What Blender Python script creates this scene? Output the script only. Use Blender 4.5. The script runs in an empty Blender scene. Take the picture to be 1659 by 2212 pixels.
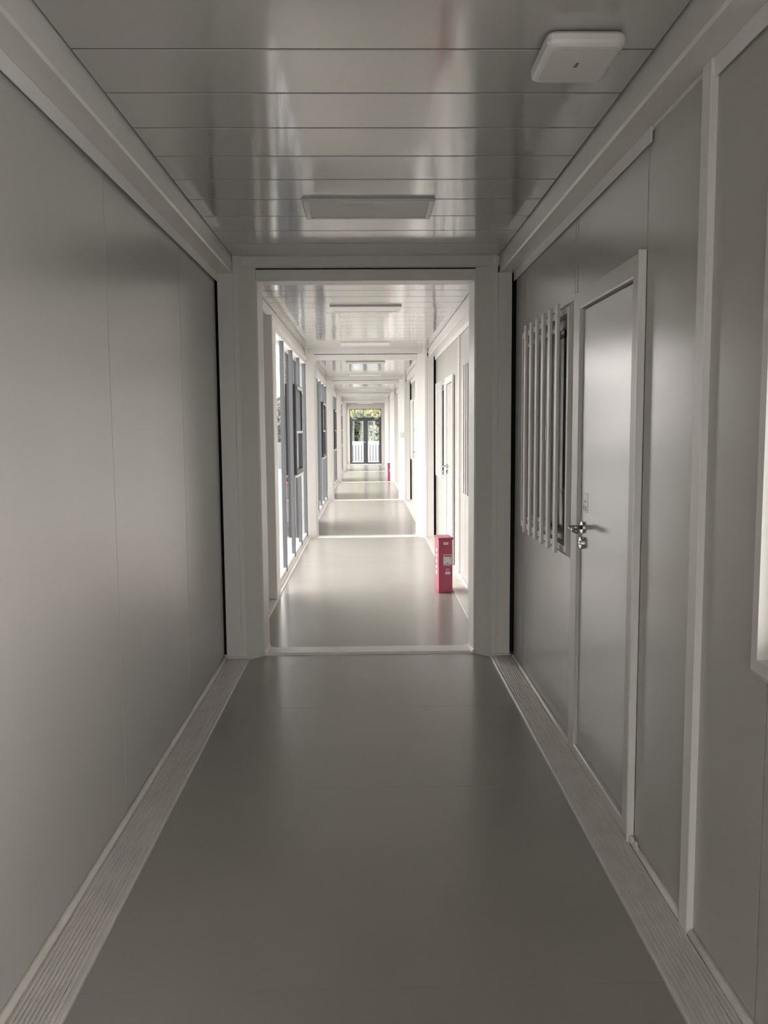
import bpy, bmesh, math, random
from mathutils import Vector, Matrix
random.seed(7)
sc = bpy.context.scene
COL = sc.collection

# ------------------------------------------------------------------ camera
cam_d = bpy.data.cameras.new('camera'); cam = bpy.data.objects.new('camera', cam_d); COL.objects.link(cam)
PITCH, YAW, ROLL = 0.0986, 0.0184, -0.0075
def cam_axes():
    cy, sy, cp, sp = math.cos(YAW), math.sin(YAW), math.cos(PITCH), math.sin(PITCH)
    f = Vector((sy*cp, cy*cp, -sp)); r = Vector((cy, -sy, 0)); u = r.cross(f)
    cr, sr = math.cos(ROLL), math.sin(ROLL)
    return cr*r+sr*u, -sr*r+cr*u, f
_r, _u, _f = cam_axes()
cam.matrix_world = Matrix(((_r.x, _u.x, -_f.x, 0), (_r.y, _u.y, -_f.y, 0), (_r.z, _u.z, -_f.z, 1.45), (0, 0, 0, 1)))
cam_d.sensor_fit = 'VERTICAL'; cam_d.sensor_height = 36; cam_d.sensor_width = 27
cam_d.lens = 36*1807.4/2212; cam_d.clip_start = 0.05; cam_d.clip_end = 500
sc.camera = cam

# ------------------------------------------------------------------ world (overcast), exposure
SKY = 2.6
w = bpy.data.worlds.new('world'); sc.world = w; w.use_nodes = True
wn = w.node_tree.nodes; wl = w.node_tree.links
bg = wn['Background']; bg.inputs['Color'].default_value = (1.0, 0.958, 0.935, 1); bg.inputs['Strength'].default_value = SKY
vs = sc.view_settings
sc.display_settings.display_device = 'sRGB'
vs.view_transform = 'Standard'; vs.look = 'None'; vs.gamma = 1; vs.use_curve_mapping = False
vs.exposure = 1.58
sc.cycles.use_denoising = True
sc.cycles.max_bounces = 16; sc.cycles.diffuse_bounces = 12; sc.cycles.glossy_bounces = 6
sc.cycles.transparent_max_bounces = 24; sc.cycles.transmission_bounces = 8
sc.cycles.caustics_reflective = False; sc.cycles.caustics_refractive = False
sc.cycles.sample_clamp_indirect = 6

# ------------------------------------------------------------------ materials
def mat(name, col, rough=0.4, metal=0.0, spec=0.5, bump=0.0, bscale=40.0, stretch=None, var=0.0, vscale=3.0, coat=0.0, detail=2.0):
    m = bpy.data.materials.new(name); m.use_nodes = True
    nt = m.node_tree; N = nt.nodes; L = nt.links; b = N['Principled BSDF']
    b.inputs['Base Color'].default_value = (*col, 1); b.inputs['Roughness'].default_value = rough
    b.inputs['Metallic'].default_value = metal; b.inputs['Specular IOR Level'].default_value = spec
    b.inputs['Coat Weight'].default_value = coat; b.inputs['Coat Roughness'].default_value = 0.08
    if bump or var:
        g = N.new('ShaderNodeNewGeometry')
        mp = N.new('ShaderNodeMapping'); L.new(g.outputs['Position'], mp.inputs['Vector'])
        if stretch: mp.inputs['Scale'].default_value = stretch
    if bump:
        t = N.new('ShaderNodeTexNoise'); t.inputs['Scale'].default_value = bscale; t.inputs['Detail'].default_value = detail
        L.new(mp.outputs['Vector'], t.inputs['Vector'])
        bu = N.new('ShaderNodeBump'); bu.inputs['Strength'].default_value = 1.0; bu.inputs['Distance'].default_value = bump
        L.new(t.outputs['Fac'], bu.inputs['Height']); L.new(bu.outputs['Normal'], b.inputs['Normal'])
        if coat: L.new(bu.outputs['Normal'], b.inputs['Coat Normal'])
    if var:
        t2 = N.new('ShaderNodeTexNoise'); t2.inputs['Scale'].default_value = vscale; t2.inputs['Detail'].default_value = 4
        L.new(g.outputs['Position'], t2.inputs['Vector'])
        mr = N.new('ShaderNodeMapRange'); mr.inputs['From Min'].default_value = 0.3; mr.inputs['From Max'].default_value = 0.7
        mr.inputs['To Min'].default_value = 1-var; mr.inputs['To Max'].default_value = 1+var
        L.new(t2.outputs['Fac'], mr.inputs['Value'])
        mx = N.new('ShaderNodeVectorMath'); mx.operation = 'SCALE'; mx.inputs[0].default_value = col
        L.new(mr.outputs['Result'], mx.inputs['Scale']); L.new(mx.outputs['Vector'], b.inputs['Base Color'])
    return m
def glass_mat(name, tint=(0.97, 0.965, 0.955), refl=1.0):
    m = bpy.data.materials.new(name); m.use_nodes = True
    nt = m.node_tree; N = nt.nodes; L = nt.links
    for n in list(N): N.remove(n)
    out = N.new('ShaderNodeOutputMaterial'); mix = N.new('ShaderNodeMixShader')
    tr = N.new('ShaderNodeBsdfTransparent'); tr.inputs['Color'].default_value = (*tint, 1)
    gl = N.new('ShaderNodeBsdfGlossy'); gl.inputs['Roughness'].default_value = 0.01
    fr = N.new('ShaderNodeFresnel'); fr.inputs['IOR'].default_value = 1.5
    mu = N.new('ShaderNodeMath'); mu.operation = 'MULTIPLY'; mu.inputs[1].default_value = refl
    ge = N.new('ShaderNodeNewGeometry'); inv = N.new('ShaderNodeMath'); inv.operation = 'SUBTRACT'; inv.inputs[0].default_value = 1.0
    L.new(ge.outputs['Backfacing'], inv.inputs[1]); m2 = N.new('ShaderNodeMath'); m2.operation = 'MULTIPLY'
    L.new(fr.outputs['Fac'], mu.inputs[0]); L.new(mu.outputs[0], m2.inputs[0]); L.new(inv.outputs[0], m2.inputs[1]); L.new(m2.outputs[0], mix.inputs['Fac'])
    L.new(tr.outputs[0], mix.inputs[1]); L.new(gl.outputs[0], mix.inputs[2]); L.new(mix.outputs[0], out.inputs['Surface'])
    return m
def screen_mat(name, col, op):
    m = bpy.data.materials.new(name); m.use_nodes = True
    nt = m.node_tree; N = nt.nodes; L = nt.links; b = N['Principled BSDF']
    b.inputs['Base Color'].default_value = (*col, 1); b.inputs['Roughness'].default_value = 0.7
    b.inputs['Alpha'].default_value = op
    return m
M = {}
M['wall'] = mat('wall_paint', (0.53, 0.522, 0.50), 0.22, spec=0.55, bump=0.0002, bscale=260, var=0.015, vscale=2.0)
M['ceil'] = mat('ceiling_paint', (0.50, 0.495, 0.475), 0.12, spec=0.6, bump=0.0012, bscale=2.2, stretch=(3.0, 0.35, 1.0), coat=0.5)
M['steel'] = mat('frame_paint', (0.74, 0.73, 0.712), 0.33, spec=0.5, bump=0.0002, bscale=180, var=0.02, vscale=5.0)
M['lip'] = mat('cover_paint', (0.86, 0.85, 0.835), 0.33, spec=0.5, var=0.02, vscale=6.0)
M['floor'] = mat('floor_vinyl', (0.37, 0.355, 0.333), 0.22, spec=0.42, bump=0.0004, bscale=9.0, var=0.035, vscale=1.6)
M['strip'] = mat('ribbed_steel', (0.72, 0.705, 0.68), 0.40, spec=0.5, var=0.06, vscale=9.0)
M['bead'] = mat('sealant_bead', (0.80, 0.77, 0.73), 0.5, bump=0.002, bscale=60, var=0.05, vscale=14)
M['door'] = mat('door_paint', (0.55, 0.552, 0.545), 0.20, spec=0.6, bump=0.0002, bscale=200)
M['doorframe'] = mat('door_frame_paint', (0.72, 0.71, 0.69), 0.35, spec=0.5)
M['dark'] = mat('shadow_gap', (0.012, 0.012, 0.012), 0.8)  # near-black paint that gives the gaps their shade
M['seam'] = mat('seam_shade', (0.045, 0.043, 0.04), 0.7)  # shade inside the ceiling joints, put into the edge colour
M['alu'] = mat('slate_aluminium', (0.10, 0.108, 0.120), 0.35, spec=0.5)
M['alud'] = mat('dark_aluminium', (0.035, 0.04, 0.05), 0.4, spec=0.5)
M['slate'] = mat('slate_door_frame', (0.05, 0.054, 0.062), 0.4)
M['glass'] = glass_mat('window_glass')
M['screen'] = screen_mat('insect_screen', (0.33, 0.35, 0.36), 0.72)
M['chrome'] = mat('brushed_steel', (0.55, 0.52, 0.50), 0.22, metal=1.0)
M['plastic'] = mat('white_plastic', (0.80, 0.79, 0.78), 0.35)
M['diff'] = mat('lamp_diffuser', (0.72, 0.71, 0.69), 0.5)
M['red'] = mat('red_paint', (0.50, 0.085, 0.155), 0.28, spec=0.5)
M['paper'] = mat('label_paper', (0.82, 0.81, 0.82), 0.3)
M['print'] = mat('label_print', (0.20, 0.20, 0.21), 0.6)
M['redprint'] = mat('label_red_print', (0.40, 0.10, 0.15), 0.6)
M['mark'] = mat('grey_mark', (0.22, 0.22, 0.22), 0.4)
M['led'] = mat('white_led', (0.9, 0.9, 0.9), 0.3)
M['concrete'] = mat('pale_concrete', (0.42, 0.43, 0.43), 0.8, var=0.08, vscale=0.5)
M['parapet'] = mat('parapet_concrete', (0.22, 0.24, 0.245), 0.8, var=0.06, vscale=0.7)
M['deck'] = mat('deck_boards', (0.55, 0.55, 0.54), 0.6)
M['rail'] = mat('pale_rail', (0.26, 0.30, 0.315), 0.45)
M['balu'] = mat('grey_baluster', (0.03, 0.038, 0.042), 0.5)
M['bark'] = mat('bark', (0.10, 0.11, 0.09), 0.9, var=0.3, vscale=4)
M['leafy'] = mat('yellow_leaves', (0.36, 0.34, 0.12), 0.7, var=0.35, vscale=0.8)
M['leafg'] = mat('green_leaves', (0.20, 0.235, 0.18), 0.7, var=0.35, vscale=0.8)
M['curtain'] = mat('grey_white_curtain', (0.55, 0.55, 0.54), 0.7)
M['grey'] = mat('striped_sheet_light', (0.68, 0.68, 0.69), 0.5)
M['greyd'] = mat('striped_sheet_dark', (0.05, 0.05, 0.055), 0.6)

# ------------------------------------------------------------------ helpers
def link(name, me, m=None, parent=None):
    o = bpy.data.objects.new(name, me)
    if m is not None and me is not None and len(me.materials) == 0: me.materials.append(m)
    COL.objects.link(o)
    if parent is not None: o.parent = parent
    return o
def tag(o, label=None, cat=None, group=None, kind=None):
    if label: o['label'] = label
    if cat: o['category'] = cat
    if group: o['group'] = group
    if kind: o['kind'] = kind
    return o
def empty(name, loc=(0, 0, 0), rz=0):
    o = bpy.data.objects.new(name, None); COL.objects.link(o); o.location = loc; o.rotation_euler.z = rz
    o.empty_display_size = 0.1
    return o
def children(o): return [c for c in bpy.data.objects if c.parent is o]
def copy_tree(o, parent=None):
    c = o.copy(); COL.objects.link(c); c.parent = parent
    for ch in list(o.children): copy_tree(ch, c)
    return c
def bm_box(bm, a, b, bev=0.0, seg=1):
    a = Vector(a); b = Vector(b)
    vs_ = [bm.verts.new((x, y, z)) for x in (a.x, b.x) for y in (a.y, b.y) for z in (a.z, b.z)]
    idx = ((0, 1, 3, 2), (4, 6, 7, 5), (0, 4, 5, 1), (2, 3, 7, 6), (0, 2, 6, 4), (1, 5, 7, 3))
    fs = [bm.faces.new([vs_[i] for i in f]) for f in idx]
    if bev:
        es = list({e for f in fs for e in f.edges})
        bmesh.ops.bevel(bm, geom=es, offset=bev, segments=seg, profile=0.5, affect='EDGES')
def finish(bm, name, smooth=False):
    bmesh.ops.recalc_face_normals(bm, faces=bm.faces)
    me = bpy.data.meshes.new(name); bm.to_mesh(me); bm.free()
    if smooth:
        for p in me.polygons: p.use_smooth = True
    return me
def box(name, a, b, m, parent=None, bev=0.0, seg=1):
    bm = bmesh.new(); bm_box(bm, [min(p, q) for p, q in zip(a, b)], [max(p, q) for p, q in zip(a, b)], bev, seg)
    return link(name, finish(bm, name), m, parent)
def prism_y(name, pts, y0, y1, m, parent=None, cap=True):
    """closed profile (x,z) pulled along y"""
    bm = bmesh.new()
    A = [bm.verts.new((x, y0, z)) for x, z in pts]; B = [bm.verts.new((x, y1, z)) for x, z in pts]
    n = len(pts)
    for i in range(n): bm.faces.new((A[i], A[(i+1) % n], B[(i+1) % n], B[i]))
    if cap: bm.faces.new(A); bm.faces.new(B)
    return link(name, finish(bm, name), m, parent)
def prism_z(name, pts, z0, z1, m, parent=None, bev=0):
    bm = bmesh.new()
    A = [bm.verts.new((x, y, z0)) for x, y in pts]; B = [bm.verts.new((x, y, z1)) for x, y in pts]
    n = len(pts)
    for i in range(n): bm.faces.new((A[i], A[(i+1) % n], B[(i+1) % n], B[i]))
    bm.faces.new(A); bm.faces.new(B)
    if bev: bmesh.ops.bevel(bm, geom=[e for e in bm.edges], offset=bev, segments=2, profile=0.5, affect='EDGES')
    return link(name, finish(bm, name), m, parent)
def tube(bm, p0, p1, r0, r1, n=8, cap=True):
    p0 = Vector(p0); p1 = Vector(p1); d = (p1-p0).normalized()
    a = d.orthogonal().normalized(); b = d.cross(a)
    A = [bm.verts.new(p0+r0*(math.cos(t)*a+math.sin(t)*b)) for t in [2*math.pi*i/n for i in range(n)]]
    B = [bm.verts.new(p1+r1*(math.cos(t)*a+math.sin(t)*b)) for t in [2*math.pi*i/n for i in range(n)]]
    for i in range(n): bm.faces.new((A[i], A[(i+1) % n], B[(i+1) % n], B[i]))
    if cap: bm.faces.new(A); bm.faces.new(B)
def ring_x(bm, rects):
    """closed loops of a rectangular frame: rects = [(x, y0, y1, z0, z1), ...] joined loop to loop, last to first"""
    loops = []
    for x, y0, y1, z0, z1 in rects:
        loops.append([bm.verts.new(p) for p in ((x, y0, z0), (x, y1, z0), (x, y1, z1), (x, y0, z1))])
    for i in range(len(loops)):
        A, B = loops[i], loops[(i+1) % len(loops)]
        for k in range(4): bm.faces.new((A[k], A[(k+1) % 4], B[(k+1) % 4], B[k]))
_tn = [0]
def trim(label):
    _tn[0] += 1
    o = empty('trim_%d' % _tn[0]); tag(o, label, 'trim', kind='structure'); return o

S = 5.9                       # spacing of the steel frames along the corridor
Y0 = 5.2                      # front of the first frame
def DX(y): return -0.0032*(y-5.3)-0.003 if y > 5.6 else 0.0
XL, XR, HW, HC = -0.918, 0.912, 2.345, 2.5
ORD = ['nearest', 'second', 'third', 'fourth', 'fifth', 'sixth']

# ------------------------------------------------------------------ shell
fl = empty('floor'); tag(fl, 'grey glossy vinyl corridor floor', 'floor', kind='structure')
cuts = [-3.05, -2.1, -0.6, 0.75, 2.05, 3.28, 4.27, 5.31]
for k in range(5):
    s = 5.31+k*S+0.17
    cuts += [s, s+1.9, s+3.8, 5.31+(k+1)*S if k < 4 else 34.83]
bounds = list(zip(cuts[:-1], cuts[1:]))
for a, b in bounds:
    if abs(b-a-0.17) < 1e-6: continue
    d = DX((a+b)/2)
    bm = bmesh.new(); bm_box(bm, (-0.775+d, a+0.0004, -0.03), (0.775+d, b-0.0004, 0.0), 0.0006)
    link('floor_sheet', finish(bm, 'floor_sheet'), M['floor'], fl)
box('base_slab', (-1.1, -3.15, -0.12), (2.6, 34.95, -0.035), M['strip'], fl)

roof = box('roof', (-1.1, -3.15, 2.56), (2.6, 34.95, 2.62), M['dark']); tag(roof, 'unseen dark roof slab added above the ceiling panels to block light', 'roof', kind='structure')  # added slab, out of view, keeps sky light out of the ceiling void

ceil = empty('ceiling'); tag(ceil, 'glossy grey white ceiling of narrow steel panels', 'ceiling', kind='structure')
PW = 0.3039
def ceil_mesh(x0, x1, wd):
    pr = [(0.004, 0.035), (0.004, 0.0022), (0.0075, 0.0), (wd-0.005, 0.0), (wd-0.0045, 0.001), (wd-0.0045, 0.035)]
    bm = bmesh.new()
    A = [bm.verts.new((x0, y, z)) for y, z in pr]; B = [bm.verts.new((x1, y, z)) for y, z in pr]
    n = len(pr)
    for i in range(n): bm.faces.new((A[i], A[(i+1) % n], B[(i+1) % n], B[i]))
    bm.faces.new(A); bm.faces.new(B)
    me = finish(bm, 'ceiling_panel'); me.materials.append(M['ceil']); me.materials.append(M['seam'])
    for p in me.polygons:
        if abs(p.normal.y) > 0.9 and p.center.z > 0.004: p.material_index = 1  # joint shade painted on the side faces
    return me
cm = ceil_mesh(-0.8085, 0.8075, PW)
def lay_ceiling(a, b, first):
    y = first
    while y < b-0.02:
        if y+PW <= b+0.02: o = link('ceiling_panel', cm, M['ceil'], ceil)
        else: o = link('ceiling_panel', ceil_mesh(-0.8085, 0.8075, b-y), M['ceil'], ceil)
        o.location = (DX((a+b)/2), y, HC)
        y += PW
first0 = 2.439-PW*11
lay_ceiling(-0.9, Y0+0.03, first0)
lay_ceiling(-3.05, -0.9, -3.05)
for k in range(5): lay_ceiling(Y0+0.38+k*S, Y0+(k+1)*S+0.03, Y0+0.38+k*S)

# side roof beams, floor edge strips
def rib_profile(sx):
    p = [(0.905, -0.03), (0.905, 0.010)]
    n = 9; x1, x0 = 0.893, 0.781; st = (x1-x0)/n
    for i in range(n):
        a = x1-i*st
        p += [(a, 0.010), (a-st*0.2, 0.015), (a-st*0.6, 0.015), (a-st*0.8, 0.010)]
    p += [(0.779, 0.010), (0.778, 0.014), (0.767, 0.014), (0.764, 0.010), (0.764, -0.03)]
    return [(sx*x, z) for x, z in p]
def beam_profile(sx):
    return [(sx*x, z) for x, z in ((0.816, 2.555), (0.8145, 2.466), (0.8115, 2.462), (0.8125, 2.402), (0.820, 2.395), (0.93, 2.395), (0.93, 2.555))]
SIDE = {-1: 'window side', 1: 'room side'}
for k in range(-1, 6):
    a = Y0+(k-1)*S+0.385 if k > 0 else (Y0+(k-1)*S+0.30 if k == 0 else -3.05)
    b = Y0+k*S if k >= 0 else -0.7
    if k == 5: b = 34.70
    d = DX((a+b)/2) if k > 0 else 0
    for sx in (-1, 1):
        nm = 'of the corridor bay behind the camera' if k < 0 else ('of the dim entry bay' if k == 0 else 'of the %s bright bay past the first frame' % ORD[k-1])
        t = trim('white steel roof beam, %s, %s' % ('blank wall side' if sx < 0 and k <= 0 else SIDE[sx], nm)); t.location.x = d
        prism_y('beam', beam_profile(sx), a, b+0.02, M['steel'], t)
        if not (k > 0 and sx < 0):
            if k == 0 and sx > 0:
                prism_y('cover_strip', [(0.93, 2.394), (0.9, 2.394), (0.9015, 2.346), (0.9055, 2.346), (0.9065, 2.385), (0.93, 2.385)], 2.725, b+0.02, M['lip'], t)
                prism_y('sealant_bead', [(0.93, 2.394), (0.904, 2.394), (0.908, 2.386), (0.93, 2.384)], 2.31, 2.725, M['bead'], t)
                prism_y('cover_strip', [(0.93, 2.394), (0.9, 2.394), (0.9015, 2.346), (0.9055, 2.346), (0.9065, 2.385), (0.93, 2.385)], a, 2.24, M['lip'], t)
            else:
                prism_y('cover_strip', [(sx*0.93, 2.394), (sx*0.9, 2.394), (sx*0.9015, 2.346), (sx*0.9055, 2.346), (sx*0.9065, 2.385), (sx*0.93, 2.385)], a, b+0.02, M['lip'], t)
        t2 = trim('ribbed pale steel floor edge, %s, %s' % ('blank wall side' if sx < 0 and k <= 0 else SIDE[sx], nm)); t2.location.x = d
        bb = b
        if k > 0 and sx < 0: bb = Y0+(k-1)*S+2.13
        prism_y('ribbed_plate', rib_profile(sx), a, bb, M['strip'], t2)

# ------------------------------------------------------------------ portal frames
def portal(y, label, dx):
    t = trim(label); t.location = (dx, y, 0)
    for sx in (-1, 1):
        xo = 0.902 if sx < 0 else 0.892
        # inner column with chamfer, both containers back to back
        p = [(0.806, 0.0), (0.776, 0.0), (0.684, 0.092), (0.676, 0.112), (0.664, 0.292), (0.676, 0.31), (0.776, 0.388), (0.806, 0.388)]
        prism_z('column', [(sx*x, yy) for x, yy in p], 0.0, 2.52, M['steel'], t)
        p2 = [(xo, 0.003), (0.8075, 0.003), (0.8075, 0.19), (xo, 0.19)]
        prism_z('column_cover', [(sx*x, yy) for x, yy in p2], 0.016, 2.396, M['steel'], t)
        p3 = [(xo, 0.20), (0.8075, 0.20), (0.8075, 0.385), (xo, 0.385)]
        prism_z('column_cover', [(sx*x, yy) for x, yy in p3], 0.016, 2.396, M['steel'], t)
        # base lip and threshold end gusset
        prism_z('base_lip', [(sx*x, yy) for x, yy in ((0.898, -0.012), (0.772, -0.012), (0.772, 0.006), (0.898, 0.006))], 0.0145, 0.024, M['strip'], t)
        bm = bmesh.new()
        vv = [bm.verts.new((sx*x, yy, z)) for x, yy, z in ((0.678, 0.096, 0.0), (0.678, 0.096, 0.03), (0.655, 0.285, 0.012), (0.635, 0.285, 0.012), (0.650, 0.10, 0.0), (0.668, 0.285, 0.05))]
        for f in ((0, 1, 4), (1, 5, 2), (1, 2, 4), (2, 3, 4)): bm.faces.new([vv[i] for i in f])
        link('sealant_gusset', finish(bm, 'sealant_gusset'), M['bead'], t)
        box('gap_shade', (sx*0.893, 0.20, 0.0), (sx*0.93, 0.215, 2.4), M['dark'], t)  # dark strip standing in for shade behind the column gap
        box('gap_blackout', (sx*0.84, 0.14, 0.0), (sx*1.08, 0.25, 2.55), M['dark'], t)  # dark box added past the wall end so the gap goes black
    box('end_beam', (-0.83, 0.02, 2.441), (0.83, 0.09, 2.56), M['steel'], t, 0.003)
    box('cover_beam', (-0.682, 0.098, 2.367), (0.682, 0.192, 2.437), M['steel'], t, 0.004)
    box('cover_beam', (-0.682, 0.196, 2.372), (0.682, 0.29, 2.437), M['steel'], t, 0.004)
    box('end_beam', (-0.83, 0.30, 2.441), (0.83, 0.38, 2.56), M['steel'], t, 0.003)
    box('gap_shade', (-0.83, 0.1, 2.439), (0.83, 0.29, 2.56), M['dark'], t)  # dark fill for the shade between the beams
    bm = bmesh.new()
    pr = [(0.10, -0.02), (0.10, 0.003), (0.122, 0.012), (0.265, 0.012), (0.285, 0.003), (0.285, -0.02)]
    A = [bm.verts.new((-0.67, yy, z)) for yy, z in pr]; B = [bm.verts.new((0.67, yy, z)) for yy, z in pr]
    for i in range(len(pr)): bm.faces.new((A[i], A[(i+1) % 6], B[(i+1) % 6], B[i]))
    bm.faces.new(A); bm.faces.new(B)
    link('threshold_plate', finish(bm, 'threshold_plate'), M['lip'], t)
    return t
portal(-0.7, 'white steel frame just behind the camera', 0.0)
for k in range(5):
    portal(Y0+k*S, ['white steel door frame with floor threshold between the dim bay and the bright corridor',
                    'white steel frame just past the near red cabinet',
                    'white steel frame, second one beyond the near red cabinet',
                    'white steel frame just in front of the far red cabinet',
                    'white steel frame closest to the glazed end door'][k], -0.004 if k == 0 else DX(Y0+k*S))

# ------------------------------------------------------------------ panel walls
tilt = {3.04: -0.0035, 1.89: 0.001, 4.2: 0.002}
def wall_run(root, sx, x, segs, dx=0.0):
    """segs: (y0, y1, [(z0, z1), ...]) panels with thin recessed joints"""
    for y0, y1, zs in segs:
        for z0, z1 in zs:
            ym = (y0+y1)/2
            bm = bmesh.new(); bm_box(bm, (min(0, sx*0.06), y0+0.0032-ym, z0), (max(0, sx*0.06), y1-0.0032-ym, z1), 0.003)
            o = link('wall_panel', finish(bm, 'wall_panel'), M['wall'], root); o.location = (x+dx, ym, 0)
            o.rotation_euler.z = tilt.get(round(y0, 2), random.uniform(-0.0012, 0.0012))
FULL = [(0.0, 2.42)]
WZ0, WZ1 = 0.865, 2.005
WIN = [(0.0, WZ0+0.02), (WZ1-0.02, 2.42)]
DOOR = [(2.0, 2.42)]
wleft = empty('wall_left'); tag(wleft, 'blank grey white wall of tall smooth steel panels in the dim bay', 'wall', kind='structure')
js = [-0.45, 0.74, 1.89, 3.04, 4.195, 5.192]
wall_run(wleft, -1, XL, [(a, b, FULL) for a, b in zip(js[:-1], js[1:])])
wall_run(wleft, -1, XL, [(-3.05, -0.45, FULL)])
box('leak_block', (-1.07, -3.1, -0.05), (-0.985, 5.6, 2.56), M['dark'], wleft)  # unseen dark box, added to stop daylight leaking past the wall end
wright = empty('wall_right'); tag(wright, 'grey white steel panel wall carrying the barred windows and flush doors', 'wall', kind='structure')
def right_run(y, dx, near):
    segs = []
    W2 = (y+3.72, y+4.88); D = (y+2.77, y+3.675); W1 = (y+0.70, y+1.86) if not near else (0.0, 1.86)
    segs = [(y-0.30, W1[0], FULL), (W1[0], W1[1], WIN), (W1[1], y+2.27, FULL), (y+2.27, D[0], FULL), (D[0], D[1], DOOR), (D[1], W2[0], FULL), (W2[0], W2[1], WIN), (W2[1], y+5.192, FULL)]
    if near:
        segs = [q for q in segs if q[0] != W1[1]]
        bm = bmesh.new(); P = ((1.8614, 0.0), (2.2686, 0.0), (2.2686, 2.42), (1.92, 2.42), (1.92, 0.885), (1.8614, 0.885))
        A = [bm.verts.new((XR, a, b)) for a, b in P]; B = [bm.verts.new((XR+0.06, a, b)) for a, b in P]
        for q in range(6): bm.faces.new((A[q], A[(q+1) % 6], B[(q+1) % 6], B[q]))
        bm.faces.new(A); bm.faces.new(B); link('wall_panel', finish(bm, 'wall_panel'), M['wall'], wright)
    wall_run(wright, 1, XR, segs, dx)
for k in range(0, 6): right_run(k*S, 0 if k == 0 else DX(k*S+3), k == 0)
wall_run(wright, 1, XR, [(-3.05, -0.30, FULL)])
wback = empty('wall_back'); tag(wback, 'unseen end wall behind the camera, glazed opening added to light the near bay', 'wall', kind='structure')  # unseen glazed end, added so daylight comes in from behind
box('wall_panel', (-1.0, -3.1, -0.03), (-0.86, -3.0, 2.56), M['wall'], wback); box('wall_panel', (0.86, -3.1, -0.03), (1.0, -3.0, 2.56), M['wall'], wback)
box('wall_panel', (-0.86, -3.1, 2.28), (0.86, -3.0, 2.56), M['wall'], wback); box('wall_panel', (-0.86, -3.1, -0.03), (0.86, -3.0, 0.05), M['wall'], wback)
box('pane', (-0.86, -3.052, 0.05), (0.86, -3.046, 2.28), M['glass'], wback); box('mullion', (-0.04, -3.08, 0.05), (0.04, -3.02, 2.28), M['alu'], wback)
wro = empty('wall_rooms'); tag(wro, 'dark far wall of the rooms behind the barred windows', 'wall', kind='structure')
box('wall_panel', (2.45, 2.3, -0.05), (2.55, 35, 2.6), M['wall'], wro)
box('wall_panel', (0.975, 2.27, -0.05), (2.55, 2.33, 2.6), M['wall'], wro)
box('wall_panel', (0.95, 34.8, -0.05), (2.55, 34.95, 2.6), M['wall'], wro)

# vertical cover profile by the first window (and its repeat in the next bays)
for k in range(6):
    t = trim('white vertical cover strip on the wall %s' % (['between the near window and the near flush door', 'beside the near red cabinet', 'in the bay after the near red cabinet', 'two bays before the far red cabinet ends', 'in the bay of the far red cabinet', 'in the last bay before the end door'][k]))
    t.location = (0 if k == 0 else DX(k*S+3), k*S, 0)
    box('cover_profile', (0.893, 2.238, 0.0), (0.93, 2.298, 2.395 if k == 0 else 2.346), M['lip'], t, 0.002)

# baseboard beads
def bead(root, sx, x, y0, y1, dx=0.0):
    bm = bmesh.new(); n = max(2, int((y1-y0)/0.25))
    pr = [(0.0, 0.0), (0.019, 0.0), (0.0175, 0.008), (0.011, 0.016), (0.0, 0.021)]
    prev = None
    for i in range(n+1):
        y = y0+(y1-y0)*i/n; j = 1+random.uniform(-0.10, 0.10)
        cur = [bm.verts.new((x-sx*px*j, y, 0.010+pz*j)) for px, pz in pr]
        if prev:
            for q in range(5): bm.faces.new((prev[q], prev[(q+1) % 5], cur[(q+1) % 5], cur[q]))
        else: bm.faces.new(cur)
        prev = cur
    bm.faces.new(prev)
    o = link('sealant_bead', finish(bm, 'sealant_bead', True), M['bead'], root); o.location.x = dx
bl = empty('baseboard_left'); tag(bl, 'pale bead along the foot of the blank wall', 'baseboard', kind='structure')
bead(bl, -1, XL, -0.4, 5.19)
br = empty('baseboard_right'); tag(br, 'pale bead along the foot of the door and window wall', 'baseboard', kind='structure')
for k in range(6):
    d = 0 if k == 0 else DX(k*S+3); y = k*S
    bead(br, 1, XR, max(y-0.3, -0.3), y+2.236, d); bead(br, 1, XR, y+2.30, y+2.765, d); bead(br, 1, XR, y+3.68, y+5.17, d)
# lumps of dried sealant at the foot of the nearest door frame
bm = bmesh.new()
for (x, y, z, r) in ((0.9, 2.752, 0.03, 0.013), (0.905, 2.725, 0.024, 0.012), (0.902, 2.70, 0.02, 0.010)):
    bmesh.ops.create_icosphere(bm, subdivisions=2, radius=r, matrix=Matrix.Translation((x, y, z)) @ Matrix.Diagonal((0.8, 1.5, 1.2, 1)))
link('sealant_lump', finish(bm, 'sealant_lump', True), M['bead'], br)['kind'] = 'stuff'

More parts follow.
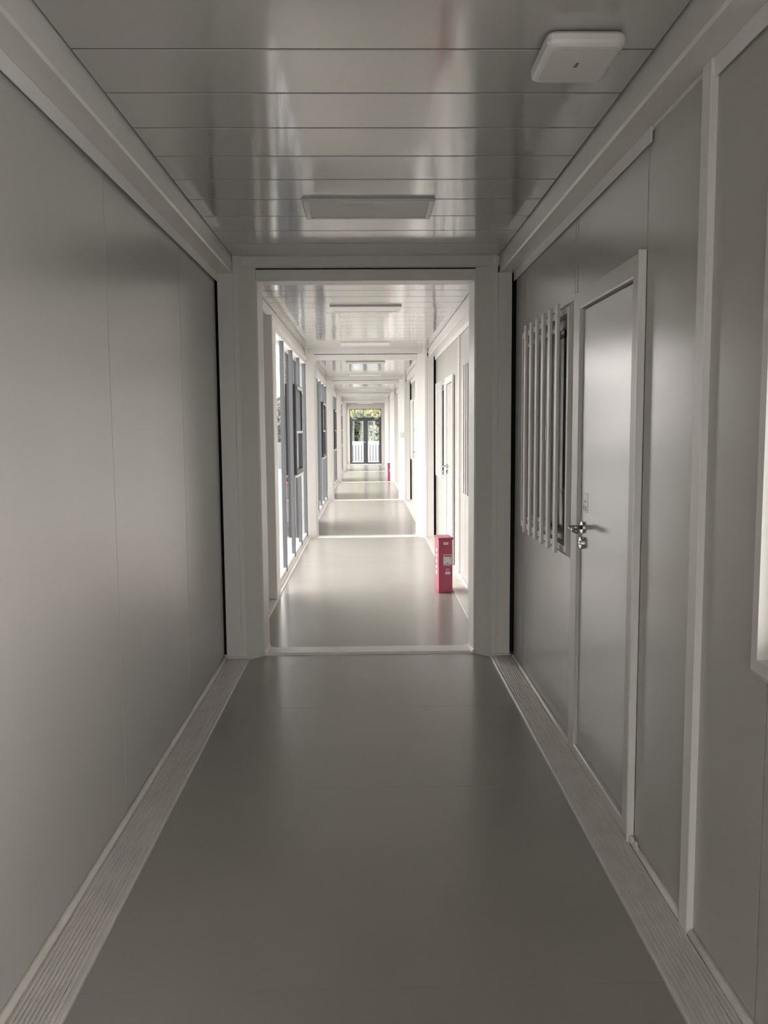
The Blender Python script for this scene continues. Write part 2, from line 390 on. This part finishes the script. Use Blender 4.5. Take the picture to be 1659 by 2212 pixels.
# ------------------------------------------------------------------ flush steel doors
def build_door():
    r = empty('door_1')
    bm = bmesh.new()   # frame ring: outer 0..0.905 x 0..2.02
    xw = 0.0; xf = -0.016
    ring_x(bm, [(0.0, 0.0, 0.905, 0.0, 2.022), (xf, 0.002, 0.903, 0.002, 2.020), (xf, 0.088, 0.803, 0.052, 1.955), (xf+0.004, 0.094, 0.797, 0.058, 1.949), (0.014, 0.094, 0.797, 0.060, 1.947), (0.06, 0.094, 0.797, 0.060, 1.947)])
    link('door_frame', finish(bm, 'door_frame'), M['doorframe'], r)
    bm = bmesh.new(); bm_box(bm, (-0.002, 0.097, 0.0685), (0.042, 0.788, 1.940), 0.002)
    leaf = link('door_leaf', finish(bm, 'door_leaf'), M['door'], r)
    box('gap_shade', (0.03, 0.09, 0.058), (0.058, 0.80, 1.95), M['dark'], r)  # dark sheet painting the shade in the crack around the leaf
    # near edge moulding of the frame
    box('edge_moulding', (-0.026, -0.004, 0.0), (0.0, 0.014, 2.026), M['lip'], r, 0.003)
    # lever handle : rose, neck, U-shaped lever
    yh, zh = 0.738, 1.03
    bm = bmesh.new()
    tube(bm, (-0.002, yh, zh), (-0.011, yh, zh), 0.026, 0.025, 20)
    h = link('handle_rose', finish(bm, 'handle_rose', False), M['chrome'], leaf)
    bm = bmesh.new()
    pts = [(-0.010, yh, zh), (-0.055, yh, zh), (-0.063, yh-0.012, zh), (-0.064, yh-0.03, zh-0.002), (-0.062, yh-0.125, zh-0.002)]
    for a, b in zip(pts[:-1], pts[1:]): tube(bm, a, b, 0.0095, 0.0095, 12)
    for p in pts[1:-1]: bmesh.ops.create_uvsphere(bm, u_segments=12, v_segments=8, radius=0.0095, matrix=Matrix.Translation(p))
    link('handle_lever', finish(bm, 'handle_lever', True), M['chrome'], leaf)
    bm = bmesh.new()
    tube(bm, (-0.002, yh, zh-0.066), (-0.016, yh, zh-0.066), 0.026, 0.024, 20)
    tube(bm, (-0.016, yh, zh-0.066), (-0.020, yh, zh-0.066), 0.009, 0.009, 12)
    link('lock_escutcheon', finish(bm, 'lock_escutcheon'), M['chrome'], leaf)
    return r, leaf
d1, leaf1 = build_door()
d1.location = (XR, 2.77, 0); tag(d1, 'grey white flush steel door with lever handle beside the near barred window', 'door', kind='structure')
def door_copy(n, k, label):
    c = copy_tree(d1); c.name = 'door_%d' % n; c.location = (XR+DX(k*S+3), 2.77+k*S+0.06, 0); tag(c, label, 'door', kind='structure')
for n, k in ((2, 1), (3, 2), (4, 3), (5, 4), (6, 5)):
    door_copy(n, k, ['white flush steel door behind the near red cabinet', 'white flush steel door in the bay after the near red cabinet', 'white flush steel door before the far red cabinet', 'white flush steel door in the bay of the far red cabinet', 'white flush steel door closest to the glazed end door'][n-2])
# sticker on the nearest door leaf
st = box('sticker', (-0.0032, 0.672, 1.095), (-0.0022, 0.742, 1.178), M['paper'], leaf1)
for (a, b, c, e) in ((0.715, 1.143, 0.026, 0.004), (0.732, 1.120, 0.016, 0.006), (0.732, 1.110, 0.016, 0.006), (0.698, 1.118, 0.020, 0.006), (0.700, 1.108, 0.014, 0.006)):
    box('print', (-0.0038, a-c/2, b-e/2), (-0.0033, a+c/2, b+e/2), M['print'], leaf1)

# ------------------------------------------------------------------ barred windows
WW, WH = 1.16, WZ1-WZ0
def build_window():
    r = empty('window_1')
    bm = bmesh.new()
    ring_x(bm, [(0.03, 0.02, WW-0.02, 0.02, WH-0.02), (0.0, 0.0, WW, 0.0, WH), (-0.006, 0.0, WW, 0.0, WH), (-0.022, 0.020, WW-0.020, 0.020, WH-0.020), (-0.022, 0.048, WW-0.048, 0.048, WH-0.048), (0.06, 0.050, WW-0.050, 0.050, WH-0.050), (0.06, 0.02, WW-0.02, 0.02, WH-0.02)])
    link('window_frame', finish(bm, 'window_frame'), M['doorframe'], r)
    h2 = WW/2
    for (a, b, x) in ((0.051, h2+0.02, 0.018), (h2-0.02, WW-0.051, 0.040)):
        bm = bmesh.new()
        ring_x(bm, [(x, a, b, 0.052, WH-0.052), (x-0.012, a+0.002, b-0.002, 0.054, WH-0.054), (x-0.012, a+0.04, b-0.04, 0.092, WH-0.092), (x+0.008, a+0.042, b-0.042, 0.094, WH-0.094), (x+0.008, a, b, 0.052, WH-0.052)])
        s = link('sash', finish(bm, 'sash'), M['doorframe'] if x > 0.03 else M['alu'], r)
        box('pane', (x-0.002, a+0.035, 0.088), (x+0.002, b-0.035, WH-0.088), M['glass'], s)
    bm = bmesh.new(); bm_box(bm, (0.0, h2-0.012, WH*0.5-0.05), (0.012, h2+0.008, WH*0.5+0.03), 0.003)
    link('latch', finish(bm, 'latch'), M['chrome'], r)
    for z in (0.085, WH-0.105):
        box('guard_rail', (-0.034, 0.135, z-0.011), (-0.022, 0.94, z+0.011), M['lip'], r, 0.002)
    bm = bmesh.new(); bm_box(bm, (-0.048, -0.024, 0.005), (-0.034, 0.024, WH+0.005), 0.003, 2)
    bmsh = finish(bm, 'bar')
    for i in range(6):
        o = link('bar', bmsh, M['steel'], r); o.location = (0, 0.155+0.153*i, 0)
    return r
w1 = build_window(); w1.location = (XR, 3.72, WZ0); tag(w1, 'white barred window just beyond the near flush door, striped sheet inside', 'window', kind='structure')
n = 1
bm = bmesh.new(); bm_box(bm, (0.058, 0.04, 0.04), (0.064, WW-0.04, WH-0.04)); blind_me = finish(bm, 'blind')
LABW = {(1, 0): 'barred window half hidden by the first frame, above the near red cabinet side',
        (1, 1): 'barred window just beyond the door behind the near red cabinet',
        (2, 0): 'first barred window past the second frame', (2, 1): 'barred window past the door in the third bay',
        (3, 0): 'first barred window past the third frame', (3, 1): 'barred window past the door before the far red cabinet',
        (4, 0): 'first barred window past the fourth frame', (4, 1): 'barred window past the door in the far red cabinet bay',
        (5, 0): 'first barred window in the last bay', (5, 1): 'barred window closest to the glazed end door'}
for key, lab in LABW.items():
    k, half = key
    c = copy_tree(w1); n += 1; c.name = 'window_%d' % n
    c.location = (XR+(0 if k == 0 else DX(k*S+3)), k*S+(0.70 if half == 0 else 3.72), WZ0)
    tag(c, lab, 'window', kind='structure')
    bl_ = link('blind', blind_me, M['lip'], c)
# outside window beside the camera, its unseen width stretched to light the near bay
nw = empty('window_19', (XR, 0.0, WZ0)); tag(nw, 'white framed outside window closest to the camera, before the vertical cover strip', 'window', kind='structure')
NW = 1.925
bm = bmesh.new()
ring_x(bm, [(0.03, 0.02, NW-0.02, 0.02, WH-0.02), (0.0, 0.0, NW, 0.0, WH), (-0.004, 0.0, NW, 0.0, WH), (-0.016, 0.016, NW-0.016, 0.016, WH-0.016), (-0.016, 0.046, NW-0.046, 0.046, WH-0.046), (0.06, 0.050, NW-0.050, 0.050, WH-0.050), (0.06, 0.02, NW-0.02, 0.02, WH-0.02)])
link('window_frame', finish(bm, 'window_frame'), M['doorframe'], nw)
for a, b, x in ((0.051, NW/2+0.02, 0.020), (NW/2-0.02, NW-0.051, 0.042)):
    bm = bmesh.new()
    ring_x(bm, [(x, a, b, 0.052, WH-0.052), (x-0.012, a+0.002, b-0.002, 0.054, WH-0.054), (x-0.012, a+0.04, b-0.04, 0.092, WH-0.092), (x+0.008, a+0.042, b-0.042, 0.094, WH-0.094), (x+0.008, a, b, 0.052, WH-0.052)])
    s_ = link('sash', finish(bm, 'sash'), M['doorframe'], nw)
    box('pane', (x-0.002, a+0.035, 0.088), (x+0.002, b-0.035, WH-0.088), M['glass'], s_)
cu = box('curtain', (0.052, 0.44, 0.06), (0.057, WW-0.06, WH-0.06), M['curtain'], w1)
# striped sheet leaning inside the first window
bm = bmesh.new(); prevs = None
sh = empty('striped_sheet', (XR+0.030, 3.776, WZ0+0.088)); tag(sh, 'crumpled black and grey striped sheet leaning inside the barred window', 'sheet')
for i in range(13):
    bm = bmesh.new(); a = 0.012+0.030*i; jt = 0.004*math.sin(i*2.1)
    v = [bm.verts.new(p) for p in ((0.004+jt, a, 0.0), (0.004+jt, a+0.027, 0.0), (0.008-jt, a+0.027+0.045, 0.20-0.010*(i % 3)), (0.008-jt, a+0.045, 0.205-0.014*(i % 2)))]
    f = bm.faces.new(v)
    g = bmesh.ops.extrude_face_region(bm, geom=[f]); bmesh.ops.translate(bm, verts=[e for e in g['geom'] if isinstance(e, bmesh.types.BMVert)], vec=(0.0015, 0, 0))
    link('stripe', finish(bm, 'stripe'), M['greyd'] if i % 2 else M['grey'], sh)
box('sheet_backing', (0.015, 0.0, 0.0), (0.017, 0.42, 0.19), M['greyd'], sh)

# ------------------------------------------------------------------ glazed curtain walls
XG = -0.838
def build_glazing():
    r = empty('window_13')
    L0, L1 = 0.0, 3.83
    ys = [0.03, 1.00, 1.96, 2.90, 3.80]
    # fascia, sill, kerb
    box('head_fascia', (-0.90, L0, 2.312), (-0.795, L1, 2.40), M['lip'], r, 0.004)
    box('head_bead', (-0.795, L0, 2.356), (-0.783, L1, 2.398), M['lip'], r, 0.002)
    box('kerb', (-0.95, L0, -0.03), (-0.768, L1, 0.014), M['lip'], r, 0.004)
    box('bottom_rail', (-0.86, L0, 0.014), (-0.795, L1, 0.048), M['steel'], r, 0.002)
    for a, b in zip(ys[:-1], ys[1:]):
        box('glazing_bead', (-0.865, a+0.03, 0.048), (-0.808, b-0.03, 0.082), M['lip'], r, 0.003)
        box('pane', (XG-0.003, a+0.02, 0.06), (XG+0.003, b-0.02, 2.315), M['glass'], r)
    for i, y in enumerate(ys):
        box('mullion', (-0.842, y-0.028, 0.03), (-0.802, y+0.028, 2.315), M['alu'], r, 0.003)
    # inward opening sash in the third light, with insect screen
    a, b, z0, z1 = 1.995, 2.87, 0.95, 1.955
    bm = bmesh.new()
    ring_x(bm, [(-0.832, a, b, z0, z1), (-0.774, a+0.002, b-0.002, z0+0.002, z1-0.002), (-0.774, a+0.045, b-0.045, z0+0.045, z1-0.045), (-0.832, a+0.048, b-0.048, z0+0.048, z1-0.048)])
    s = link('sash', finish(bm, 'sash'), M['alud'], r)
    box('sash_rail', (-0.815, a+0.04, 1.410), (-0.772, b-0.04, 1.438), M['lip'], s, 0.002)
    box('insect_screen', (-0.795, a+0.04, 1.435), (-0.793, b-0.04, z1-0.04), M['screen'], s)
    box('pane', (-0.803, a+0.04, z0+0.04), (-0.799, b-0.04, 1.412), M['glass'], s)
    bm = bmesh.new(); bm_box(bm, (-0.774, a+0.10, z1-0.055), (-0.756, b-0.25, z1-0.02), 0.004); bm_box(bm, (-0.756, b-0.30, z1-0.085), (-0.748, b-0.20, z1-0.03), 0.003)
    link('stay_arm', finish(bm, 'stay_arm'), M['lip'], s)
    box('sash_sill', (-0.83, a+0.0, z0-0.028), (-0.768, b, z0), M['lip'], s, 0.002)
    return r
g1 = build_glazing(); g1.location = (DX(9), Y0+2.10, 0)
LG = ['floor to ceiling grey framed glazing opposite the near red cabinet', 'floor to ceiling glazing past the second frame', 'floor to ceiling glazing past the third frame', 'floor to ceiling glazing past the fourth frame', 'floor to ceiling glazing closest to the end door']
tag(g1, LG[0], 'window', kind='structure')
for k in range(1, 5):
    c = copy_tree(g1); c.name = 'window_%d' % (13+k); c.location = (DX(9+k*S), Y0+2.10+k*S, 0); tag(c, LG[k], 'window', kind='structure')
# pilaster panel and blank piece before each glazing
for k in range(5):
    t = trim('white pilaster at the start of the %s glazed wall' % ORD[k]); t.location = (DX(9+k*S), Y0+k*S, 0)
    box('pilaster', (-1.0, 1.83, 0.016), (-0.768, 2.095, 2.396), M['lip'], t, 0.004)
    box('wall_panel', (-0.98, 0.30, 0.0), (-0.918, 1.85, 2.42), M['wall'], t, 0.002)
    box('fascia', (-0.95, 2.09, 2.396), (-0.815, S+0.03, 2.42), M['steel'], t)

# ------------------------------------------------------------------ end wall and double glazed door
YE = 34.75; DE = DX(YE)
wf = empty('wall_far', (DE, YE, 0)); tag(wf, 'white steel surround of the glazed end door', 'wall', kind='structure')
box('wall_panel', (-1.1, 0, -0.03), (-0.655, 0.1, 2.56), M['wall'], wf, 0.003)
box('wall_panel', (0.655, 0, -0.03), (1.1, 0.1, 2.56), M['wall'], wf, 0.003)
box('wall_panel', (-0.655, 0, 2.285), (0.655, 0.1, 2.56), M['wall'], wf, 0.003)
box('threshold_plate', (-0.655, 0, -0.03), (0.655, 0.2, 0.008), M['lip'], wf, 0.002)
ed = empty('door_7', (DE, YE+0.03, 0)); tag(ed, 'dark grey framed double glazed end door with transom light above', 'door', kind='structure')
bm = bmesh.new()
def ring_y(bm, y0, y1, ax, bx, az, bz, t):
    for (p, q) in (((ax, y0, az), (ax+t, y1, bz)), ((bx-t, y0, az), (bx, y1, bz)), ((ax, y0, az), (bx, y1, az+t)), ((ax, y0, bz-t), (bx, y1, bz))): bm_box(bm, p, q)
bm_box(bm, (-0.655, 0, 0.008), (-0.63, 0.06, 2.285)); 
link('frame_jamb', finish(bm, 'frame_jamb'), M['alud'], ed)
box('frame_jamb', (0.63, 0, 0.008), (0.655, 0.06, 2.285), M['alud'], ed)
box('frame_head', (-0.63, 0, 2.262), (0.63, 0.06, 2.285), M['alud'], ed)
box('transom_bar', (-0.63, -0.005, 1.868), (0.63, 0.06, 1.935), M['alud'], ed, 0.003)
box('transom_pane', (-0.63, 0.025, 1.935), (0.63, 0.031, 2.262), M['glass'], ed)
for sx in (-1, 1):
    leaf = box('door_stile', (sx*0.0006, 0.0, 0.02), (sx*0.088, 0.045, 1.866), M['slate'], ed, 0.003)
    box('door_stile', (sx*0.555, 0.0, 0.02), (sx*0.628, 0.045, 1.866), M['slate'], ed, 0.003)
    box('door_rail', (sx*0.085, 0.0, 1.795), (sx*0.558, 0.045, 1.866), M['slate'], ed, 0.003)
    box('door_rail', (sx*0.085, 0.0, 0.02), (sx*0.558, 0.045, 0.085), M['slate'], ed, 0.003)
    box('pane', (sx*0.08, 0.019, 0.08), (sx*0.56, 0.025, 1.80), M['glass'], ed)
    bm = bmesh.new(); bm_box(bm, (min(sx*0.36, sx*0.56), -0.05, 1.872), (max(sx*0.36, sx*0.56), -0.005, 1.925), 0.006)
    bm_box(bm, (min(sx*0.44, sx*0.47), -0.05, 1.84), (max(sx*0.44, sx*0.47), -0.02, 1.875), 0.004)
    bm_box(bm, (min(sx*0.28, sx*0.47), -0.04, 1.836), (max(sx*0.28, sx*0.47), -0.028, 1.848), 0.003)
    link('door_closer', finish(bm, 'door_closer'), M['rail'], ed)
bm = bmesh.new(); bmesh.ops.create_uvsphere(bm, u_segments=12, v_segments=8, radius=0.022, matrix=Matrix.Translation((-0.03, -0.03, 0.92)))
link('knob', finish(bm, 'knob', True), M['plastic'], ed)

# ------------------------------------------------------------------ ceiling lamps, access point
def build_lamp():
    r = empty('ceiling_light')
    bm = bmesh.new()
    W_, D_ = 0.305, 0.165
    loops = []
    for (x, y, z) in ((W_, D_, 0.0), (W_, D_, -0.010), (W_-0.004, D_-0.004, -0.014), (W_-0.026, D_-0.020, -0.014), (W_-0.028, D_-0.022, -0.008)):
        loops.append([bm.verts.new(p) for p in ((-x, -y, z), (x, -y, z), (x, y, z), (-x, y, z))])
    for A, B in zip(loops[:-1], loops[1:]):
        for q in range(4): bm.faces.new((A[q], A[(q+1) % 4], B[(q+1) % 4], B[q]))
    link('lamp_frame', finish(bm, 'lamp_frame'), M['doorframe'], r)
    box('diffuser', (-W_+0.02, -D_+0.014, -0.0095), (W_-0.02, D_-0.014, -0.002), M['diff'], r)
    return r
lp = build_lamp(); lp.location = (0.012, 4.105, HC-0.001); tag(lp, 'square edged unlit ceiling light in the dim bay, closest to the camera', 'light', 'flat ceiling lights along the corridor')
LL = ['flat white ceiling light just past the first frame', 'flat ceiling light just before the second frame', 'flat ceiling light just past the second frame', 'flat ceiling light just before the third frame',
      'flat ceiling light just past the third frame', 'flat ceiling light just before the fourth frame', 'flat ceiling light just past the fourth frame', 'flat ceiling light just before the fifth frame',
      'flat ceiling light just past the fifth frame', 'flat ceiling light right in front of the glazed end door']
i = 0
for k in range(5):
    for y in (7.41, 10.42):
        c = copy_tree(lp); c.location = (DX(y+k*S), y+k*S, HC-0.001); tag(c, LL[i], 'light', 'flat ceiling lights along the corridor'); i += 1

ap = empty('access_point', (0.59, 2.44, HC)); tag(ap, 'rounded white wireless access point on the ceiling above the near window', 'access point')
def rounded(bm, loops_):
    prev = None
    for (hx, hy, r, z) in loops_:
        cur = []
        for (cx, cy, a0) in ((hx-r, hy-r, 0), (-hx+r, hy-r, 90), (-hx+r, -hy+r, 180), (hx-r, -hy+r, 270)):
            for j in range(6):
                t = math.radians(a0+90*j/5); cur.append(bm.verts.new((cx+r*math.cos(t), cy+r*math.sin(t), z)))
        if prev:
            nn = len(cur)
            for q in range(nn): bm.faces.new((prev[q], prev[(q+1) % nn], cur[(q+1) % nn], cur[q]))
        else: bm.faces.new(cur)
        prev = cur
    bm.faces.new(prev)
bm = bmesh.new(); rounded(bm, [(0.085, 0.105, 0.02, 0.0), (0.085, 0.105, 0.02, -0.008)])
link('mount_plate', finish(bm, 'mount_plate'), M['dark'], ap)
bm = bmesh.new(); rounded(bm, [(0.100, 0.122, 0.022, -0.006), (0.106, 0.128, 0.026, -0.014), (0.106, 0.128, 0.026, -0.028), (0.103, 0.125, 0.025, -0.037), (0.096, 0.118, 0.024, -0.042), (0.086, 0.108, 0.02, -0.044)])
link('housing', finish(bm, 'housing', False), M['plastic'], ap)
bm = bmesh.new()
v = [bm.verts.new(p) for p in ((-0.004, 0.008, -0.0445), (0.004, 0.008, -0.0445), (0.005, -0.022, -0.0445), (-0.003, -0.022, -0.0445), (-0.007, 0.008, -0.0445), (-0.007, 0.003, -0.0445), (-0.003, 0.003, -0.0445))]
bm.faces.new((v[0], v[1], v[2], v[3])); bm.faces.new((v[4], v[0], v[6], v[5]))
link('maker_mark', finish(bm, 'maker_mark'), M['mark'], ap)
bm = bmesh.new(); bmesh.ops.create_uvsphere(bm, u_segments=8, v_segments=6, radius=0.0022, matrix=Matrix.Translation((-0.048, -0.008, -0.044)))
link('status_lamp', finish(bm, 'status_lamp'), M['led'], ap)

# ------------------------------------------------------------------ extinguisher cabinets
def build_cabinet():
    r = empty('extinguisher_cabinet')
    W_, D_, H_ = 0.125, 0.20, 0.50
    bm = bmesh.new(); bm_box(bm, (0, 0, 0.0), (W_, D_, 0.478), 0.008, 3)
    link('body', finish(bm, 'body'), M['red'], r)
    bm = bmesh.new(); bm_box(bm, (-0.007, -0.008, 0.476), (W_+0.007, D_+0.006, 0.496), 0.005, 2)
    lid = link('lid', finish(bm, 'lid'), M['red'], r)
    bm = bmesh.new(); bm_box(bm, (0.10, 0.02, 0.496), (0.108, 0.09, 0.499), 0.001)
    link('lid_fold', finish(bm, 'lid_fold'), M['red'], lid)
    # handle recess fold
    bm = bmesh.new()
    P = [(0.022, -0.001, 0.408), (0.094, -0.001, 0.408), (0.086, -0.011, 0.424), (0.030, -0.011, 0.424), (0.034, -0.001, 0.432), (0.082, -0.001, 0.432)]
    v = [bm.verts.new(p) for p in P]
    for f in ((0, 1, 2, 3), (3, 2, 5, 4), (0, 3, 4), (1, 5, 2)): bm.faces.new([v[q] for q in f])
    link('pull_lip', finish(bm, 'pull_lip'), M['red'], r)
    def lab(name, x0, x1, z0, z1, m, y=-0.001):
        return box(name, (x0, y-0.001, z0), (x1, y, z1), m, r)
    a = lab('maker_label', 0.042, 0.086, 0.433, 0.455, M['paper'])
    box('print', (0.048, -0.0025, 0.445), (0.080, -0.002, 0.449), M['mark'], a)
    b = lab('instruction_label', 0.042, 0.116, 0.246, 0.345, M['paper'])
    for (p, q) in (((0.046, -0.0025, 0.326), (0.112, -0.002, 0.339)), ((0.046, -0.0025, 0.250), (0.070, -0.002, 0.257)), ((0.092, -0.0025, 0.250), (0.112, -0.002, 0.257)), ((0.072, -0.0025, 0.258), (0.086, -0.002, 0.268))):
        box('red_print', p, q, M['redprint'], b)
    box('print', (0.098, -0.0025, 0.306), (0.102, -0.002, 0.324), M['print'], b)
    c_ = lab('number_label', 0.058, 0.104, 0.168, 0.190, M['paper'])
    for x in (0.066, 0.076, 0.09): box('print', (x, -0.002, 0.194), (x+0.004, -0.0012, 0.222), M['paper'], r)
    # white lettering strip on the side
    for z in (0.36, 0.31, 0.26, 0.21, 0.16):
        box('side_print', (-0.0012, 0.07, z), (-0.0004, 0.13, z+0.03), M['paper'], r)
    return r
cab = build_cabinet(); cab.location = (0.614, 7.295, 0.0); cab.rotation_euler.z = math.radians(6); tag(cab, 'red metal fire extinguisher cabinet with white labels on the floor near the first frame', 'fire cabinet', 'red extinguisher cabinets along the corridor')
c = copy_tree(cab); c.location = (0.555, 24.55-1.0, 0.0); tag(c, 'small red fire extinguisher cabinet far down the corridor near the end door', 'fire cabinet', 'red extinguisher cabinets along the corridor')

jb = empty('switch_box', (0.672+DX(17.1)-0.01, 16.99, 1.28)); tag(jb, 'small white switch box on the face of a far column', 'switch box')
bm = bmesh.new(); bm_box(bm, (0.02, -0.0, 0), (0.09, 0.0095, 0.10), 0.003); link('cover', finish(bm, 'cover'), M['plastic'], jb)
bm = bmesh.new(); bm_box(bm, (0.045, -0.006, 0.035), (0.065, 0.001, 0.065), 0.002); link('rocker', finish(bm, 'rocker'), M['plastic'], jb)

# ------------------------------------------------------------------ outdoors
gr = box('ground', (-90, -60, -0.45), (90, 140, -0.40), M['concrete']); tag(gr, 'pale concrete ground outside the building', 'ground', kind='structure')
dk = box('deck', (-3, 34.96, -0.06), (3, 37.3, -0.02), M['deck']); tag(dk, 'pale landing outside the end door', 'deck', kind='structure')
dl = box('deck_support', (-3, 34.96, -0.40), (3, 37.3, -0.06), M['concrete']); tag(dl, 'concrete base under the landing', 'base', kind='structure')
rl = empty('railing', (DE, 37.0, -0.02)); tag(rl, 'pale metal railing with thin balusters outside the end door', 'railing')
box('top_rail', (-2.9, -0.03, 0.77), (2.9, 0.03, 0.95), M['rail'], rl, 0.01)
box('bottom_rail', (-2.9, -0.02, 0.03), (2.9, 0.02, 0.07), M['rail'], rl, 0.005)
bm = bmesh.new(); bm_box(bm, (-0.013, -0.013, 0.05), (0.013, 0.013, 0.78)); bme = finish(bm, 'baluster')
for q in range(46):
    o = link('baluster', bme, M['balu'], rl); o.location = (-2.85+q*0.1265, 0, 0)
for x in (-2.9, -1.45, 1.45, 2.9): box('post', (x-0.025, -0.025, 0), (x+0.025, 0.025, 0.95), M['rail'], rl)

pw = box('parapet_wall', (-6, 40.0, -0.42), (6, 40.2, 0.86), M['parapet'], None, 0.01); tag(pw, 'low pale concrete parapet wall behind the railing outside', 'wall')
def leaf_cloud(name, centres, nper, size, m, parent):
    vs_, fs_ = [], []
    for (cx, cy, cz, rx, ry, rz) in centres:
        for _ in range(nper):
            while True:
                p = [random.uniform(-1, 1) for _ in range(3)]
                l = sum(a*a for a in p)
                if l < 1: break
            c = Vector((cx+rx*p[0], cy+ry*p[1], cz+rz*p[2]))
            u = Vector((random.gauss(0, 1), random.gauss(0, 1), random.gauss(0, 1))).normalized()
            v2 = u.orthogonal().normalized()
            s = size*random.uniform(0.6, 1.4); b = len(vs_)
            vs_ += [c-u*s, c+v2*s*0.6, c+u*s, c-v2*s*0.6]; fs_.append((b, b+1, b+2, b+3))
    me = bpy.data.meshes.new(name); me.from_pydata([tuple(v) for v in vs_], [], fs_)
    return link(name, me, m, parent)
TREES = [(-3.4, 50, 'y'), (-2.3, 47, 'g'), (-1.15, 53, 'y'), (-0.70, 45.6, 'y'), (-0.30, 49.2, 'y'), (0.10, 56.0, 'g'), (0.36, 43.0, 'g'), (0.95, 51.0, 'y'), (1.6, 46.3, 'y'), (3.0, 50, 'g'), (3.8, 48, 'y')]
TL = ['slim yellow leaved tree outside, outermost on the glazing side', 'slim green tree outside the glazing side of the end door', 'yellow tree at the edge of the end door on the glazing side', 'thin yellow tree seen through the outer half of the first door pane',
      'thin yellow tree seen through the first door pane beside the middle stile', 'green tree behind the middle stile of the end door', 'green tree just past the middle stile of the end door', 'thin yellow tree seen through the second door pane', 'yellow tree at the edge of the end door on the room side',
      'slim green tree outside the room side of the end door', 'slim yellow tree outside, outermost on the room side']
for (x, y, kd), lab in zip(TREES, TL):
    r = empty('tree', (x+DX(40), y, -0.40)); tag(r, lab, 'tree', 'thin trees beyond the railing')
    bm = bmesh.new(); px = 0; pz = 0; rad = 0.075
    for j in range(6):
        nx = px+random.uniform(-0.07, 0.07); nz = pz+0.75
        tube(bm, (px, 0, pz), (nx, 0, nz), rad, rad*0.85, 7, False); px, pz, rad = nx, nz, rad*0.85
        if j >= 2:
            for sgn in (-1, 1): tube(bm, (px, 0, pz), (px+sgn*random.uniform(0.4, 0.8), random.uniform(-0.4, 0.4), pz+random.uniform(0.5, 0.9)), rad*0.5, 0.012, 5, False)
    link('trunk', finish(bm, 'trunk'), M['bark'], r)
    leaf_cloud('foliage', [(random.uniform(-0.5, 0.5), random.uniform(-0.5, 0.5), random.uniform(3.0, 5.2), 0.7, 0.7, 0.5) for _ in range(7)], 150, 0.09, M['leafy'] if kd == 'y' else M['leafg'], r)
ub = leaf_cloud('undergrowth', [(x, 60+random.uniform(-1.5, 1.5), random.uniform(0.4, 3.6), 1.1, 1.0, 0.9) for x in [-7+0.2*q for q in range(70)]], 520, 0.20, M['leafg'], None)
tag(ub, 'grey green bank of bushes behind the thin trees', 'undergrowth', kind='stuff')
